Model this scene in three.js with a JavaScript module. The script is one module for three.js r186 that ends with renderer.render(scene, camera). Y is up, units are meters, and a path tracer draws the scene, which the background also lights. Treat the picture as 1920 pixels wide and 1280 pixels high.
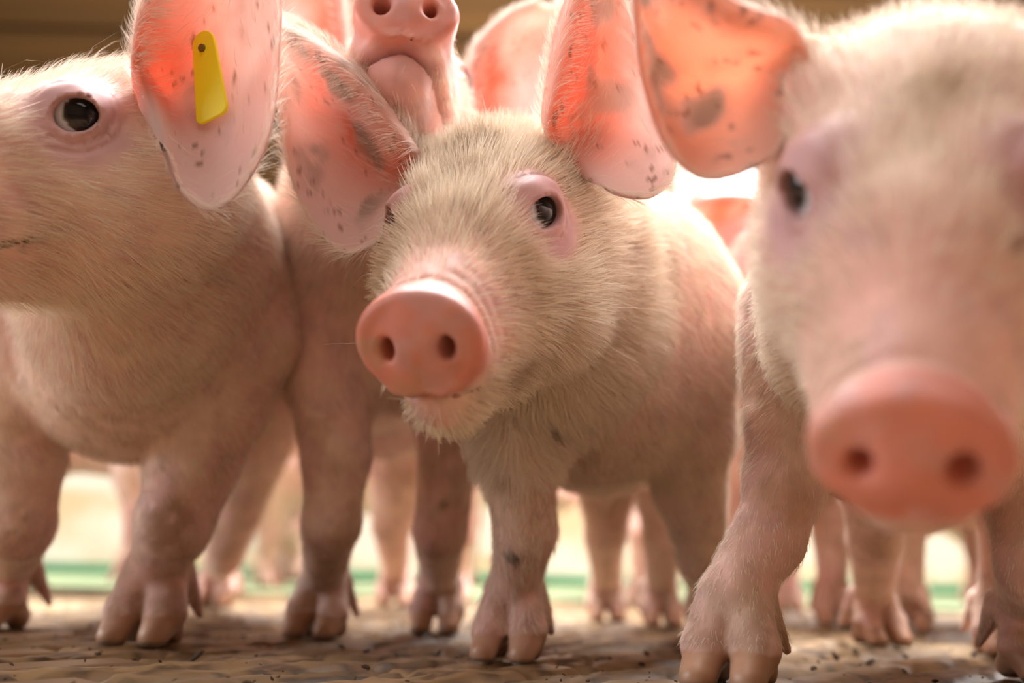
import * as THREE from 'three';
import { mergeGeometries } from 'three/addons/utils/BufferGeometryUtils.js';
import { RoundedBoxGeometry } from 'three/addons/geometries/RoundedBoxGeometry.js';
import { RectAreaLightUniformsLib } from 'three/addons/lights/RectAreaLightUniformsLib.js';

// ------------------------------------------------------------------ camera, daylight, exposure
const V = (x, y, z) => new THREE.Vector3(x, y, z);
const rad = (a) => a * Math.PI / 180;
const FOCAL = 1867, scene = new THREE.Scene();
const camera = new THREE.PerspectiveCamera(2 * Math.atan(640 / FOCAL) * 180 / Math.PI, 1.5, 0.01, 60);
camera.position.set(0, 0.058, 0);
camera.rotation.set(rad(12.5), 0, rad(1.4), 'YXZ');
camera.focus = 0.505;
camera.userData.fStop = 3.1;
camera.updateMatrixWorld(true);
const renderer = new THREE.WebGLRenderer({ antialias: true });
renderer.toneMapping = THREE.LinearToneMapping;
renderer.toneMappingExposure = 1.1;
renderer.shadowMap.enabled = true;
RectAreaLightUniformsLib.init();
scene.background = new THREE.Color(0.75, 0.85, 1.0);

// daylight enters the closed barn through milky panes: a roof light, a band in the back wall and one in the left wall; the front roof panel is added fill
// [name, centre, direction it shines, width, height, colour, radiance of the light]
const DAYLIGHT = [
  ['roof_light', V(0.35, 2.36, -1.6), V(0, -1, 0), 2.6, 1.3, [0.98, 0.98, 1.0], 36],
  ['back_window', V(1.42, 1.09, -2.42), V(0, 0, 1), 1.9, 0.34, [0.98, 0.98, 1.0], 14],
  ['left_window', V(-2.42, 0.82, -0.35), V(1, 0, 0), 1.9, 0.9, [0.86, 0.92, 1.0], 4.4],
  ['front_fill_panel', V(-0.2, 2.36, 0.7), V(0, -1, 0), 3.6, 1.5, [1.0, 0.95, 0.88], 0.7],  // unseen panel added as fill, lights the faces from above
];

// ------------------------------------------------------------------ small helpers
let seed = 7;
const rnd = () => { seed |= 0; seed = seed + 0x6D2B79F5 | 0; let t = Math.imul(seed ^ seed >>> 15, 1 | seed); t = t + Math.imul(t ^ t >>> 7, 61 | t) ^ t; return ((t ^ t >>> 14) >>> 0) / 4294967296; };
const hash = (x, y, z) => { let h = Math.imul(x, 374761393) + Math.imul(y, 668265263) + Math.imul(z, 2147483647 ^ 362437) | 0; h = Math.imul(h ^ h >>> 13, 1274126177); return ((h ^ h >>> 16) >>> 0) / 4294967296; };
function noise(x, y, z) {
  const i = Math.floor(x), j = Math.floor(y), k = Math.floor(z); let u = x - i, v = y - j, w = z - k;
  u = u * u * (3 - 2 * u); v = v * v * (3 - 2 * v); w = w * w * (3 - 2 * w);
  const L = (a, b, t) => a + (b - a) * t;
  return L(L(L(hash(i, j, k), hash(i + 1, j, k), u), L(hash(i, j + 1, k), hash(i + 1, j + 1, k), u), v), L(L(hash(i, j, k + 1), hash(i + 1, j, k + 1), u), L(hash(i, j + 1, k + 1), hash(i + 1, j + 1, k + 1), u), v), w);
}
const fbm = (x, y, z) => 0.55 * noise(x, y, z) + 0.3 * noise(x * 2.1 + 7, y * 2.1, z * 2.1) + 0.15 * noise(x * 4.3, y * 4.3 + 3, z * 4.3);
const sstep = (a, b, x) => { const t = Math.min(1, Math.max(0, (x - a) / (b - a))); return t * t * (3 - 2 * t); };
const mix3 = (a, b, t) => [a[0] + (b[0] - a[0]) * t, a[1] + (b[1] - a[1]) * t, a[2] + (b[2] - a[2]) * t];
const toWorld = (p) => p.clone().applyMatrix4(camera.matrixWorld);
const at = (px, py, d) => toWorld(V((px - 960) / FOCAL * d, (640 - py) / FOCAL * d, -d));          // a point of the photograph at a depth, in metres
function ground(px, py) { const a = camera.position, b = at(px, py, 1).sub(a); return a.clone().addScaledVector(b, -a.y / b.y); }
const names = new Map();
function numbered(n) { const k = names.get(n) ?? 0; names.set(n, k + 1); return k ? n + '_' + String(k).padStart(3, '0') : n; }
function thing(name, label, category, pos = V(0, 0, 0), group) {
  const o = new THREE.Group(); o.name = numbered(name); o.position.copy(pos); o.userData = { label, category };
  if (group) o.userData.group = group; scene.add(o); return o;
}
function part(name, geo, mat, parent) { const m = new THREE.Mesh(geo, mat); m.name = name; m.castShadow = m.receiveShadow = true; parent.add(m); return m; }
function struct(name, geo, mat, label) { const m = part(name, geo, mat, scene); m.userData = { kind: 'structure', label }; return m; }
const box = (w, h, d, x, y, z) => new THREE.BoxGeometry(w, h, d).translate(x, y, z);

// procedural textures
function dataTexture(n, fn, srgb, repeat) {
  const a = new Uint8Array(n * n * 4);
  for (let y = 0; y < n; y++) for (let x = 0; x < n; x++) { const c = fn(x / n, y / n); for (let k = 0; k < 3; k++) a[(y * n + x) * 4 + k] = Math.max(0, Math.min(255, c[k] * 255)); a[(y * n + x) * 4 + 3] = 255; }
  const t = new THREE.DataTexture(a, n, n); t.magFilter = THREE.LinearFilter; t.minFilter = THREE.LinearMipmapLinearFilter; t.generateMipmaps = true; t.wrapS = t.wrapT = THREE.RepeatWrapping;
  if (srgb) t.colorSpace = THREE.SRGBColorSpace; if (repeat) t.repeat.set(...repeat); t.needsUpdate = true; return t;
}
const stain = dataTexture(256, (u, v) => { const n = fbm(u * 9, v * 9, 2), s = sstep(0.58, 0.75, fbm(u * 5 + 9, v * 5, 5)), b = 0.93 + 0.09 * n; return mix3([b, b * 0.985, b * 0.95], [0.86, 0.72, 0.5], s * 0.55); }, true, [1, 1]);
const boardGrain = dataTexture(256, (u, v) => { const n = fbm(u * 3, v * 40, 1), m = fbm(u * 6, v * 6, 4); const b = 0.36 + 0.25 * n + 0.15 * m; return [b * 1.02, b * 0.9, b * 0.68]; }, true);

// ------------------------------------------------------------------ the barn
const M = {
  cream: new THREE.MeshStandardMaterial({ color: 0xc2b6ac, map: stain, roughness: 0.6 }),
  timber: new THREE.MeshPhysicalMaterial({ map: boardGrain, color: 0x5a4426, roughness: 0.95, specularIntensity: 0.15 }),
  ceiling: new THREE.MeshStandardMaterial({ color: 0x41362a, roughness: 0.9 }),
  render: new THREE.MeshStandardMaterial({ color: 0x66513a, roughness: 0.9 }),
  steel: new THREE.MeshStandardMaterial({ color: 0x6f7070, roughness: 0.5, metalness: 0.35 }),
  green: new THREE.MeshStandardMaterial({ color: 0x76835f, roughness: 0.6 }),
  gapShade: new THREE.MeshStandardMaterial({ color: 0x3f6b48, roughness: 0.6 }),  // dark green that paints the shadow gap where mat meets wall
  frame: new THREE.MeshStandardMaterial({ color: 0xd8d4ca, roughness: 0.6 }),
};
const BACK = -2.45, XR = 2.45, FRONT = 1.95, TOP = 2.4, T = 0.12;
struct('floor', box(2 * XR + 2 * T, T, FRONT - BACK + 2 * T, 0, -T / 2 - 0.02, (FRONT + BACK) / 2), new THREE.MeshStandardMaterial({ color: 0x4a3320, roughness: 0.8 }), 'dark brown ground under the slatted pen floor');
struct('ceiling', box(2 * XR + 2 * T, T, FRONT - BACK + 2 * T, 0, TOP + T / 2, (FRONT + BACK) / 2), M.ceiling, 'dim brown barn ceiling');
struct('wall_back', box(2 * XR + 2 * T, TOP + 0.02, T, 0, TOP / 2 - 0.01, BACK - T / 2), M.render, 'back wall of the barn');
struct('wall_left', box(T, TOP + 0.02, FRONT - BACK, -XR - T / 2, TOP / 2 - 0.01, (FRONT + BACK) / 2), M.render, 'left wall of the barn');
struct('wall_right', box(T, TOP + 0.02, FRONT - BACK, XR + T / 2, TOP / 2 - 0.01, (FRONT + BACK) / 2), M.render, 'right wall of the barn');
struct('wall_front', box(2 * XR + 2 * T, TOP + 0.02, T, 0, TOP / 2 - 0.01, FRONT + T / 2), M.render, 'wall behind the camera');
DAYLIGHT.forEach(([name, c, dir, w, h, col, rad_], i) => {
  const g = new THREE.Group(); g.name = 'window_' + (i + 1); g.position.copy(c); g.lookAt(c.clone().add(dir)); scene.add(g);
  g.userData = { kind: 'structure', label: { roof_light: 'milky roof light panel in the barn ceiling', back_window: 'bright milky window band in the back wall', left_window: 'milky window in the left wall', front_fill_panel: 'added milky fill light panel over the near side of the pen' }[name] };
  const C = new THREE.Color(...col);
  part('pane', new THREE.BoxGeometry(w, h, 0.012), new THREE.MeshStandardMaterial({ color: 0xffffff, emissive: C, emissiveIntensity: 1.0, roughness: 0.5 }), g);
  for (const s of [-1, 1]) { part('frame', box(w + 0.1, 0.05, 0.05, 0, s * (h / 2 + 0.025), 0), M.frame, g); part('frame', box(0.05, h, 0.05, s * (w / 2 + 0.025), 0, 0), M.frame, g); }
  const l = new THREE.RectAreaLight(C, rad_, w, h); l.name = name + '_daylight'; l.position.copy(c).addScaledVector(dir, 0.02); l.lookAt(l.position.clone().addScaledVector(dir, 1)); scene.add(l);
});
// cream pen wall panels with a dark green strip for the shadow gap at their foot, a grey post and the timber boards above
{
  const wall = thing('pen_wall', 'cream panelled pen wall behind the piglets, with a dark green strip for the shadow gap at its foot', 'wall', V(0, 0, BACK + 0.02));
  for (let k = 0; k < 4; k++) part('panel', new RoundedBoxGeometry(1.2, 0.72, 0.03, 2, 0.004).translate(-1.84 + k * 1.225, 0.39, 0.015), M.cream, wall);
  part('shadow_gap_strip', new RoundedBoxGeometry(4.86, 0.035, 0.04, 2, 0.006).translate(0, 0.0175, 0.02), M.gapShade, wall);
  const p = thing('pen_post', 'grey steel post standing in front of the cream wall', 'post', V(-0.505, 0, BACK + 0.1));
  part('shaft', new RoundedBoxGeometry(0.05, 0.9, 0.05, 2, 0.006).translate(0, 0.45, 0), M.steel, p);
  part('foot_plate', new RoundedBoxGeometry(0.09, 0.008, 0.09, 1, 0.002).translate(0, 0.004, 0), M.steel, p);
  const b = thing('timber_boards', 'dark brown timber boards on the wall above the pen', 'boards', V(0, 0, BACK + 0.005));
  const left = new THREE.BoxGeometry(2.68, 0.145, 0.02), full = new THREE.BoxGeometry(4.86, 0.145, 0.02);
  for (let k = 0; k < 3; k++) part('board', left, M.timber, b).position.set(-1.08, 0.84 + k * 0.155, 0.01 + (k % 2) * 0.003);
  for (let k = 0; k < 7; k++) part('board', full, M.timber, b).position.set(0, 1.345 + k * 0.155, 0.01 + (k % 2) * 0.003);
}
console.log('barn done');

// ------------------------------------------------------------------ slatted floor: every slat a worn bar running to the right and away
{
  const floorGroup = new THREE.Group(); floorGroup.name = 'floor_slats'; floorGroup.userData = { kind: 'structure', label: 'worn dirty brown slatted pen floor' }; scene.add(floorGroup);
  const slatMat = new THREE.MeshPhysicalMaterial({ vertexColors: true, roughness: 0.55, clearcoat: 0.12, clearcoatRoughness: 0.3 });
  const LEN = 0.235, WID = 0.0355, PITCH = 0.0395, STEP = 0.24, ang = rad(46);
  function slatGeo(v) {
    const g = new THREE.BoxGeometry(LEN, 0.02, WID, 40, 3, 8), p = g.attributes.position, col = new Float32Array(p.count * 3);
    for (let i = 0; i < p.count; i++) {
      let x = p.getX(i), y = p.getY(i), z = p.getZ(i);
      const zz = z / (WID / 2), xx = x / (LEN / 2), edge = Math.max(Math.abs(zz) ** 6, Math.abs(xx) ** 60);
      const n = fbm(x * 70 + v * 13, y * 60, z * 90 + v * 5), big = fbm(x * 22 + v * 9, 3, z * 30);
      if (y > 0) y -= 0.0045 * edge + (n - 0.5) * 0.0046 + (big - 0.5) * 0.0045 + (n > 0.64 ? 0.002 : 0);
      z += (fbm(x * 40 + v, 9, 1) - 0.5) * 0.0035 * Math.sign(z) * (Math.abs(zz) > 0.6 ? 1 : 0);
      p.setXYZ(i, x, y - 0.01, z);
      const m = fbm(x * 60 + v * 3, y * 50 + 5, z * 60 + 2), d = sstep(0.52, 0.68, fbm(x * 90 + v * 21, 1, z * 90));
      let c = mix3([0.12, 0.07, 0.028], [0.34, 0.22, 0.105], m); c = mix3(c, [0.05, 0.028, 0.013], d * 0.8);
      const tone = 0.78 + 0.1 * v; col.set(c.map((k) => k * tone), i * 3);
    }
    g.setAttribute('color', new THREE.BufferAttribute(col, 3)); g.computeVertexNormals(); return g;
  }
  const variants = [0, 1, 2, 3, 4, 5].map(slatGeo), far = [], green = [];
  const coarse = [0, 1, 2].map((v) => { const g = new RoundedBoxGeometry(LEN, 0.02, WID, 1, 0.004).translate(0, -0.01, 0); const n = g.attributes.position.count, c = new Float32Array(n * 3); for (let i = 0; i < n; i++) { const s = 0.75 + 0.25 * v + 0.4 * fbm(g.attributes.position.getX(i) * 30, v * 7, 2); c.set([0.20 * s, 0.12 * s, 0.06 * s], i * 3); } g.setAttribute('color', new THREE.BufferAttribute(c, 3)); return g; });
  const dir = V(Math.cos(ang), 0, -Math.sin(ang)), nor = V(Math.sin(ang), 0, Math.cos(ang)), cand = [];
  for (let i = -110; i < 110; i++) for (let j = -22; j < 22; j++) {
    const c = dir.clone().multiplyScalar((j + (i & 1) * 0.47 + hash(i, 3, 1) * 0.3) * STEP).addScaledVector(nor, i * PITCH); c.z -= 0.8;
    if (c.z > 0.1 || c.z < BACK + 0.12 || Math.abs(c.x) > 2.3 || Math.abs(c.x) > 0.45 - c.z * 1.0) continue;
    cand.push([c, Math.hypot(c.x * 1.4, c.z), i, j]);
  }
  cand.sort((a, b) => a[1] - b[1]);
  let n = 0;
  for (const [c, , i, j] of cand) {
    const view = c.clone().applyMatrix4(camera.matrixWorldInverse), sx = FOCAL * view.x / -view.z + 960;
    if (view.z < -0.33 && n < 290 && sx > -150 && sx < 2070 && view.z > -1.5) {
      const m = part(n ? 'slat_' + String(n).padStart(3, '0') : 'slat', variants[(i * 7 + j * 3 + 700) % 6], slatMat, floorGroup); n++;
      m.position.set(c.x, (hash(i, j, 5) - 0.5) * 0.0016, c.z); m.rotation.y = ang + (hash(i, j, 2) > 0.5 ? Math.PI : 0);
    } else {
      const g = coarse[(i + j + 300) % 3].clone().rotateY(ang).translate(c.x, 0, c.z); (c.z < -1.5 ? green : far).push(g);
    }
  }
  const fm = part('slat_field', mergeGeometries(far), slatMat, floorGroup); fm.userData = { kind: 'stuff' };
  const strip = thing('green_floor_mat', 'green plastic floor mat along the foot of the cream wall', 'mat', V(0, 0, -1.98));
  for (let k = 0; k < 8; k++) part('mat_tile', new RoundedBoxGeometry(0.59, 0.014, 0.8, 1, 0.004).translate(-2.1 + k * 0.6, 0.0, 0), M.green, strip);
  // loose crumbs of dung and straw on the slats
  const cg = new THREE.IcosahedronGeometry(1, 1); { const p = cg.attributes.position; for (let i = 0; i < p.count; i++) { const s = 0.7 + 0.6 * noise(p.getX(i) * 2 + 5, p.getY(i) * 2, p.getZ(i) * 2); p.setXYZ(i, p.getX(i) * s, p.getY(i) * s * 0.6, p.getZ(i) * s); } cg.computeVertexNormals(); }
  const N = 420, crumbs = new THREE.InstancedMesh(cg, new THREE.MeshStandardMaterial({ color: 0xffffff, roughness: 0.9 }), N); crumbs.name = 'dirt_crumbs';
  const m4 = new THREE.Matrix4(), q = new THREE.Quaternion(), e = new THREE.Euler(), cc = new THREE.Color();
  for (let k = 0; k < N; k++) {
    const z = -0.42 - 0.75 * rnd() ** 1.6, x = (rnd() - 0.5) * (0.25 - z * 1.1), s = 0.0005 + 0.0014 * rnd() ** 3;
    e.set(rnd() * 0.6, rnd() * 6.3, rnd() * 0.6); q.setFromEuler(e); m4.compose(V(x, 0.0008, z), q, V(s * (1 + 2 * rnd()), s, s)); crumbs.setMatrixAt(k, m4);
    const b = 0.25 + 0.75 * rnd(); crumbs.setColorAt(k, cc.setRGB(0.11 * b, 0.065 * b, 0.03 * b));
  }
  crumbs.userData = { kind: 'stuff', label: 'crumbs of dried dung and straw scattered on the slats', category: 'dirt' }; scene.add(crumbs);
}
console.log('floor done');

// ------------------------------------------------------------------ piglets: distance fields
// head space: origin between the eyes, x to the piglet's left, y up, z out along the muzzle (metres)
const smin = (a, b, k) => { const h = k - Math.abs(a - b); return (a < b ? a : b) - (h > 0 ? h * h / (4 * k) : 0); };
const smax = (a, b, k) => -smin(-a, -b, k);
function ell(x, y, z, rx, ry, rz) { const a = x / rx, b = y / ry, c = z / rz, k0 = Math.sqrt(a * a + b * b + c * c); const d = a / rx, e = b / ry, f = c / rz, k1 = Math.sqrt(d * d + e * e + f * f); return k1 < 1e-9 ? -Math.min(rx, ry, rz) : k0 * (k0 - 1) / k1; }
function cone(x, y, z, ax, ay, az, bx, by, bz, ra, rb) {
  const ux = bx - ax, uy = by - ay, uz = bz - az, px = x - ax, py = y - ay, pz = z - az;
  let t = (px * ux + py * uy + pz * uz) / (ux * ux + uy * uy + uz * uz); t = t < 0 ? 0 : t > 1 ? 1 : t;
  const dx = px - ux * t, dy = py - uy * t, dz = pz - uz * t; return Math.sqrt(dx * dx + dy * dy + dz * dz) - (ra + (rb - ra) * t);
}
const EYE = V(0.0312, 0.001, -0.0015), EYE_R = 0.0126, EYE_OUT = V(0.74, 0.1, 0.665).normalize(), EYE_T = V(-0.62, -0.2, 0.75).addScaledVector(EYE_OUT, 0).normalize();
EYE_T.addScaledVector(EYE_OUT, -EYE_T.dot(EYE_OUT)).normalize(); const EYE_B = EYE_OUT.clone().cross(EYE_T).normalize();
const DISC = { y: -0.034, z: 0.0935, tilt: 0.0 };
function headField(X, y, z, mouth) {
  const x = Math.abs(X);
  let d = ell(x, y + 0.018, z + 0.055, 0.057, 0.053, 0.060);
  d = smin(d, ell(x, y + 0.020, z + 0.012, 0.0425, 0.040, 0.056), 0.02);
  d = smin(d, cone(x, y, z, 0, -0.0245, 0.02, 0, -0.033, 0.08, 0.0335, 0.0245), 0.018);
  d = smin(d, ell(x - 0.028, y + 0.046, z + 0.028, 0.030, 0.039, 0.047), 0.02);
  d = smin(d, cone(x, y, z, 0, -0.060, -0.02, 0, -0.0655, 0.0745, 0.033, 0.0172), 0.014);
  d = smin(d, cone(x, y, z, 0.016, -0.046, 0.03, 0.0125, -0.044, 0.078, 0.021, 0.0145), 0.012);
  d = smin(d, cone(x, y, z, 0.038, 0.006, -0.062, 0.048, 0.02, -0.068, 0.020, 0.011), 0.014);       // ear root
  d = smin(d, ell(x - 0.027, y - 0.011, z + 0.006, 0.013, 0.008, 0.016), 0.014);                    // brow
  // lids
  const ex = x - EYE.x, ey = y - EYE.y, ez = z - EYE.z, el = Math.sqrt(ex * ex + ey * ey + ez * ez);
  if (el < 0.05) {
    d = smin(d, el - 0.0154, 0.008);
    const eo = ex * EYE_OUT.x + ey * EYE_OUT.y + ez * EYE_OUT.z, et = ex * EYE_T.x + ey * EYE_T.y + ez * EYE_T.z, eb = ex * EYE_B.x + ey * EYE_B.y + ez * EYE_B.z;
    if (eo > 0) {   // folds around the lids and the almond opening
      const r = Math.hypot(et, eb * 1.15); d += 0.0011 * Math.exp(-(((r - 0.0165) / 0.0013) ** 2)) * sstep(-0.004, 0.01, eb) + 0.0008 * Math.exp(-(((r - 0.0215) / 0.0015) ** 2)) * sstep(-0.012, 0.01, Math.abs(eb)) - 0.0006 * Math.exp(-(((r - 0.0108) / 0.0016) ** 2));
      const a = Math.hypot(et / 0.0099, eb / 0.0082); d = smax(d, (1 - a) * 0.0082, 0.0018);
    }
  }
  // snout disc: an oval plate with a rounded rim, a little proud of the muzzle
  const q = Math.hypot(x / 0.0285, (y - DISC.y) / 0.0243), qd = (q - 1) * 0.0255 + 0.004, zd = Math.abs(z - DISC.z) - 0.0062 + 0.004 - 0.0022 * (q < 1 ? (1 - q * q) * 0 : 0);
  const plate = Math.min(Math.max(qd, zd), 0) + Math.hypot(Math.max(qd, 0), Math.max(zd, 0)) - 0.004;
  d = smin(d, plate, 0.0055);
  if (z > 0.07) {
    const n = ell(x - 0.0132, y - DISC.y + 0.0005, z - 0.1, 0.0043, 0.0056, 0.019); d = smax(d, -n, 0.0035);
    d += 0.0007 * Math.exp(-((x / 0.0012) ** 2)) * sstep(-0.04, -0.05, y);
  }
  if (z > 0.05 && z < 0.09 && y > -0.052) { const w = sstep(-0.052, -0.04, y), b = z + 0.12 * (y + 0.01) * (y + 0.01) * 10; d += w * (0.0011 * Math.exp(-(((b - 0.0825) / 0.0016) ** 2)) + 0.0007 * Math.exp(-(((b - 0.0755) / 0.0017) ** 2)) * sstep(0.006, 0.016, x) + 0.0005 * Math.exp(-(((b - 0.068) / 0.002) ** 2)) * sstep(0.01, 0.02, x)); }   // folds behind the snout
  if (z > 0.012 && z < 0.1) {   // mouth line
    const my = -0.0605 + 0.004 * sstep(0.05, 0.02, z) + 0.0035 * Math.exp(-((x / 0.006) ** 2)) * sstep(0.06, 0.085, z);
    const w = (mouth ? 0.0022 : 0.0011) * sstep(0.012, 0.03, z);
    d = smax(d, Math.min(w - Math.abs(y - my), d + 0.006), 0.0016);
    d -= 0.0012 * Math.exp(-(((y - my - 0.004) / 0.003) ** 2)) * sstep(0.02, 0.04, z);
  }
  return d;
}

// pig = { head: Matrix4 (head space to world), prims: [ax,ay,az,bx,by,bz,ra,rb,k], feet: [...] }
function pigField(pig) {
  const P = pig.prims, inv = pig.head.clone().invert().elements, S = pig.size ?? 1;
  const hc = V(0, -0.02, -0.01).applyMatrix4(pig.head);
  return (x, y, z) => {
    let d = 1e3;
    for (let i = 0; i < P.length; i++) {
      const p = P[i], mx = x - p[9], my = y - p[10], mz = z - p[11], far = Math.sqrt(mx * mx + my * my + mz * mz) - p[12];
      if (far > d + p[8]) continue;
      d = smin(d, cone(x, y, z, p[0], p[1], p[2], p[3], p[4], p[5], p[6], p[7]), p[8]);
    }
    const hx = x - hc.x, hy = y - hc.y, hz = z - hc.z, hr = Math.sqrt(hx * hx + hy * hy + hz * hz);
    if (hr < 0.2 * S) {
      const a = inv[0] * x + inv[4] * y + inv[8] * z + inv[12], b = inv[1] * x + inv[5] * y + inv[9] * z + inv[13], c = inv[2] * x + inv[6] * y + inv[10] * z + inv[14];
      const h = headField(a, b, c, pig.mouth) * S; d = c > 0.0 ? smin(d, h, 0.005 + 0.015 * sstep(0.04, 0, c)) : smin(d, h, 0.02);
      if (c > 0.03) d = Math.max(d, Math.min(d, h));
    } else d = Math.min(d, hr - 0.13 * S);
    if (Math.abs(d) < 0.02) d += (noise(x * 45, y * 45, z * 45) - 0.5) * 0.0022 + (noise(x * 140, y * 140, z * 140) - 0.5) * 0.0007;
    if (y < 0.03) { const s = 0.0006 - y; if (s > d) d = s; }
    return d;
  };
}
function surface(f, lo, hi, h) {   // surface nets on a sparse grid
  const nx = Math.ceil((hi.x - lo.x) / h / 8) * 8 + 8, ny = Math.ceil((hi.y - lo.y) / h / 8) * 8 + 8, nz = Math.ceil((hi.z - lo.z) / h / 8) * 8 + 8;
  const g = new Float32Array(nx * ny * nz), blocks = [], R = h * 8 * 0.87 * 1.25 + 0.003;
  for (let bz = 0; bz < nz; bz += 8) for (let by = 0; by < ny; by += 8) for (let bx = 0; bx < nx; bx += 8) {
    const d = f(lo.x + (bx + 3.5) * h, lo.y + (by + 3.5) * h, lo.z + (bz + 3.5) * h), near = Math.abs(d) < R;
    if (near) blocks.push([bx, by, bz]);
    for (let k = bz; k < bz + 8; k++) for (let j = by; j < by + 8; j++) { let o = bx + nx * (j + ny * k); for (let i = bx; i < bx + 8; i++, o++) g[o] = near ? f(lo.x + i * h, lo.y + j * h, lo.z + k * h) : d; }
  }
  const id = new Map(), pos = [], sx = 1, sy = nx, sz = nx * ny, off = [0, sx, sy, sx + sy, sz, sx + sz, sy + sz, sx + sy + sz];
  const EC = [[0, 1], [2, 3], [4, 5], [6, 7], [0, 2], [1, 3], [4, 6], [5, 7], [0, 4], [1, 5], [2, 6], [3, 7]];
  for (const [bx, by, bz] of blocks) for (let k = bz; k < bz + 8 && k < nz - 1; k++) for (let j = by; j < by + 8 && j < ny - 1; j++) for (let i = bx; i < bx + 8 && i < nx - 1; i++) {
    const o = i + nx * (j + ny * k); let s = 0; for (let c = 0; c < 8; c++) if (g[o + off[c]] < 0) s |= 1 << c;
    if (s === 0 || s === 255) continue;
    let X = 0, Y = 0, Z = 0, n = 0;
    for (const [a, b] of EC) { const ia = s >> a & 1, ib = s >> b & 1; if (ia === ib) continue; const va = g[o + off[a]], vb = g[o + off[b]], t = va / (va - vb); X += (a & 1) + ((b & 1) - (a & 1)) * t; Y += (a >> 1 & 1) + ((b >> 1 & 1) - (a >> 1 & 1)) * t; Z += (a >> 2) + ((b >> 2) - (a >> 2)) * t; n++; }
    id.set(o, pos.length / 3); pos.push(lo.x + (i + X / n) * h, lo.y + (j + Y / n) * h, lo.z + (k + Z / n) * h);
  }
  const idx = [];
  for (const [o] of id) {
    const i = o % nx, j = Math.floor(o / nx) % ny, k = Math.floor(o / nx / ny), a = g[o] < 0;
    const quad = (p, q, r, s, flip) => { const A = id.get(p), B = id.get(q), C = id.get(r), D = id.get(s); if (A === undefined || B === undefined || C === undefined || D === undefined) return; if (flip) idx.push(A, B, C, A, C, D); else idx.push(A, C, B, A, D, C); };
    if (j && k && a !== g[o + sx] < 0) quad(o, o - sy, o - sy - sz, o - sz, a);
    if (i && k && a !== g[o + sy] < 0) quad(o, o - sz, o - sx - sz, o - sx, a);
    if (i && j && a !== g[o + sz] < 0) quad(o, o - sx, o - sx - sy, o - sy, a);
  }
  const nv = pos.length / 3, nor = new Float32Array(nv * 3), P = new Float32Array(pos), e = h * 0.45;
  for (let v = 0; v < nv; v++) {
    let x = P[v * 3], y = P[v * 3 + 1], z = P[v * 3 + 2], gx, gy, gz;
    for (let it = 0; it < 2; it++) {
      gx = f(x + e, y, z) - f(x - e, y, z); gy = f(x, y + e, z) - f(x, y - e, z); gz = f(x, y, z + e) - f(x, y, z - e);
      const l = Math.hypot(gx, gy, gz) || 1; if (it === 0) { const d = Math.max(-h, Math.min(h, f(x, y, z))) * Math.min(1, 2 * e / l); x -= gx / l * d; y -= gy / l * d; z -= gz / l * d; } else { gx /= l; gy /= l; gz /= l; }
    }
    P[v * 3] = x; P[v * 3 + 1] = y; P[v * 3 + 2] = z; nor[v * 3] = gx; nor[v * 3 + 1] = gy; nor[v * 3 + 2] = gz;
  }
  return { P, nor, idx };
}

// ------------------------------------------------------------------ piglets: materials
const SK = {
  skin: new THREE.MeshPhysicalMaterial({ vertexColors: true, roughness: 0.62, specularIntensity: 0.7, sheen: 0.5, sheenColor: new THREE.Color(1, 0.9, 0.8), sheenRoughness: 0.6 }),
  snout: new THREE.MeshPhysicalMaterial({ vertexColors: true, roughness: 0.5, clearcoat: 0.1, clearcoatRoughness: 0.35 }),
  hoof: new THREE.MeshPhysicalMaterial({ vertexColors: true, roughness: 0.42 }),
  ear: new THREE.MeshPhysicalMaterial({ vertexColors: true, roughness: 0.9, transmission: 0.55, thickness: 0, specularIntensity: 0.3 }),
  hair: new THREE.MeshPhysicalMaterial({ vertexColors: true, roughness: 0.8, transmission: 0.48, thickness: 0, specularIntensity: 0.4, side: THREE.DoubleSide }),
  eye: new THREE.MeshPhysicalMaterial({ vertexColors: true, roughness: 0.2, specularIntensity: 0.15, clearcoat: 0.75, clearcoatRoughness: 0.02 }),
  tag: new THREE.MeshPhysicalMaterial({ color: 0xfff200, roughness: 0.7, transmission: 0.12, thickness: 0, clearcoat: 0.3, clearcoatRoughness: 0.3 }),
  tagStud: new THREE.MeshStandardMaterial({ color: 0x6e5a10, roughness: 0.6 }),
};
const eyeGeo = (() => {
  const g = new THREE.SphereGeometry(EYE_R, 40, 28), p = g.attributes.position, c = new Float32Array(p.count * 3), n = new THREE.Vector3(), look = EYE_OUT.clone().addScaledVector(EYE_T, -0.42).normalize();
  for (let i = 0; i < p.count; i++) { n.fromBufferAttribute(p, i).normalize(); const a = n.dot(look); let k = mix3([0.66, 0.72, 0.8], [0.035, 0.02, 0.014], sstep(0.66, 0.70, a)); k = mix3(k, [0.005, 0.004, 0.005], sstep(0.76, 0.82, a)); c.set(k, i * 3); }
  g.setAttribute('color', new THREE.BufferAttribute(c, 3)); return g;
})();
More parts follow.
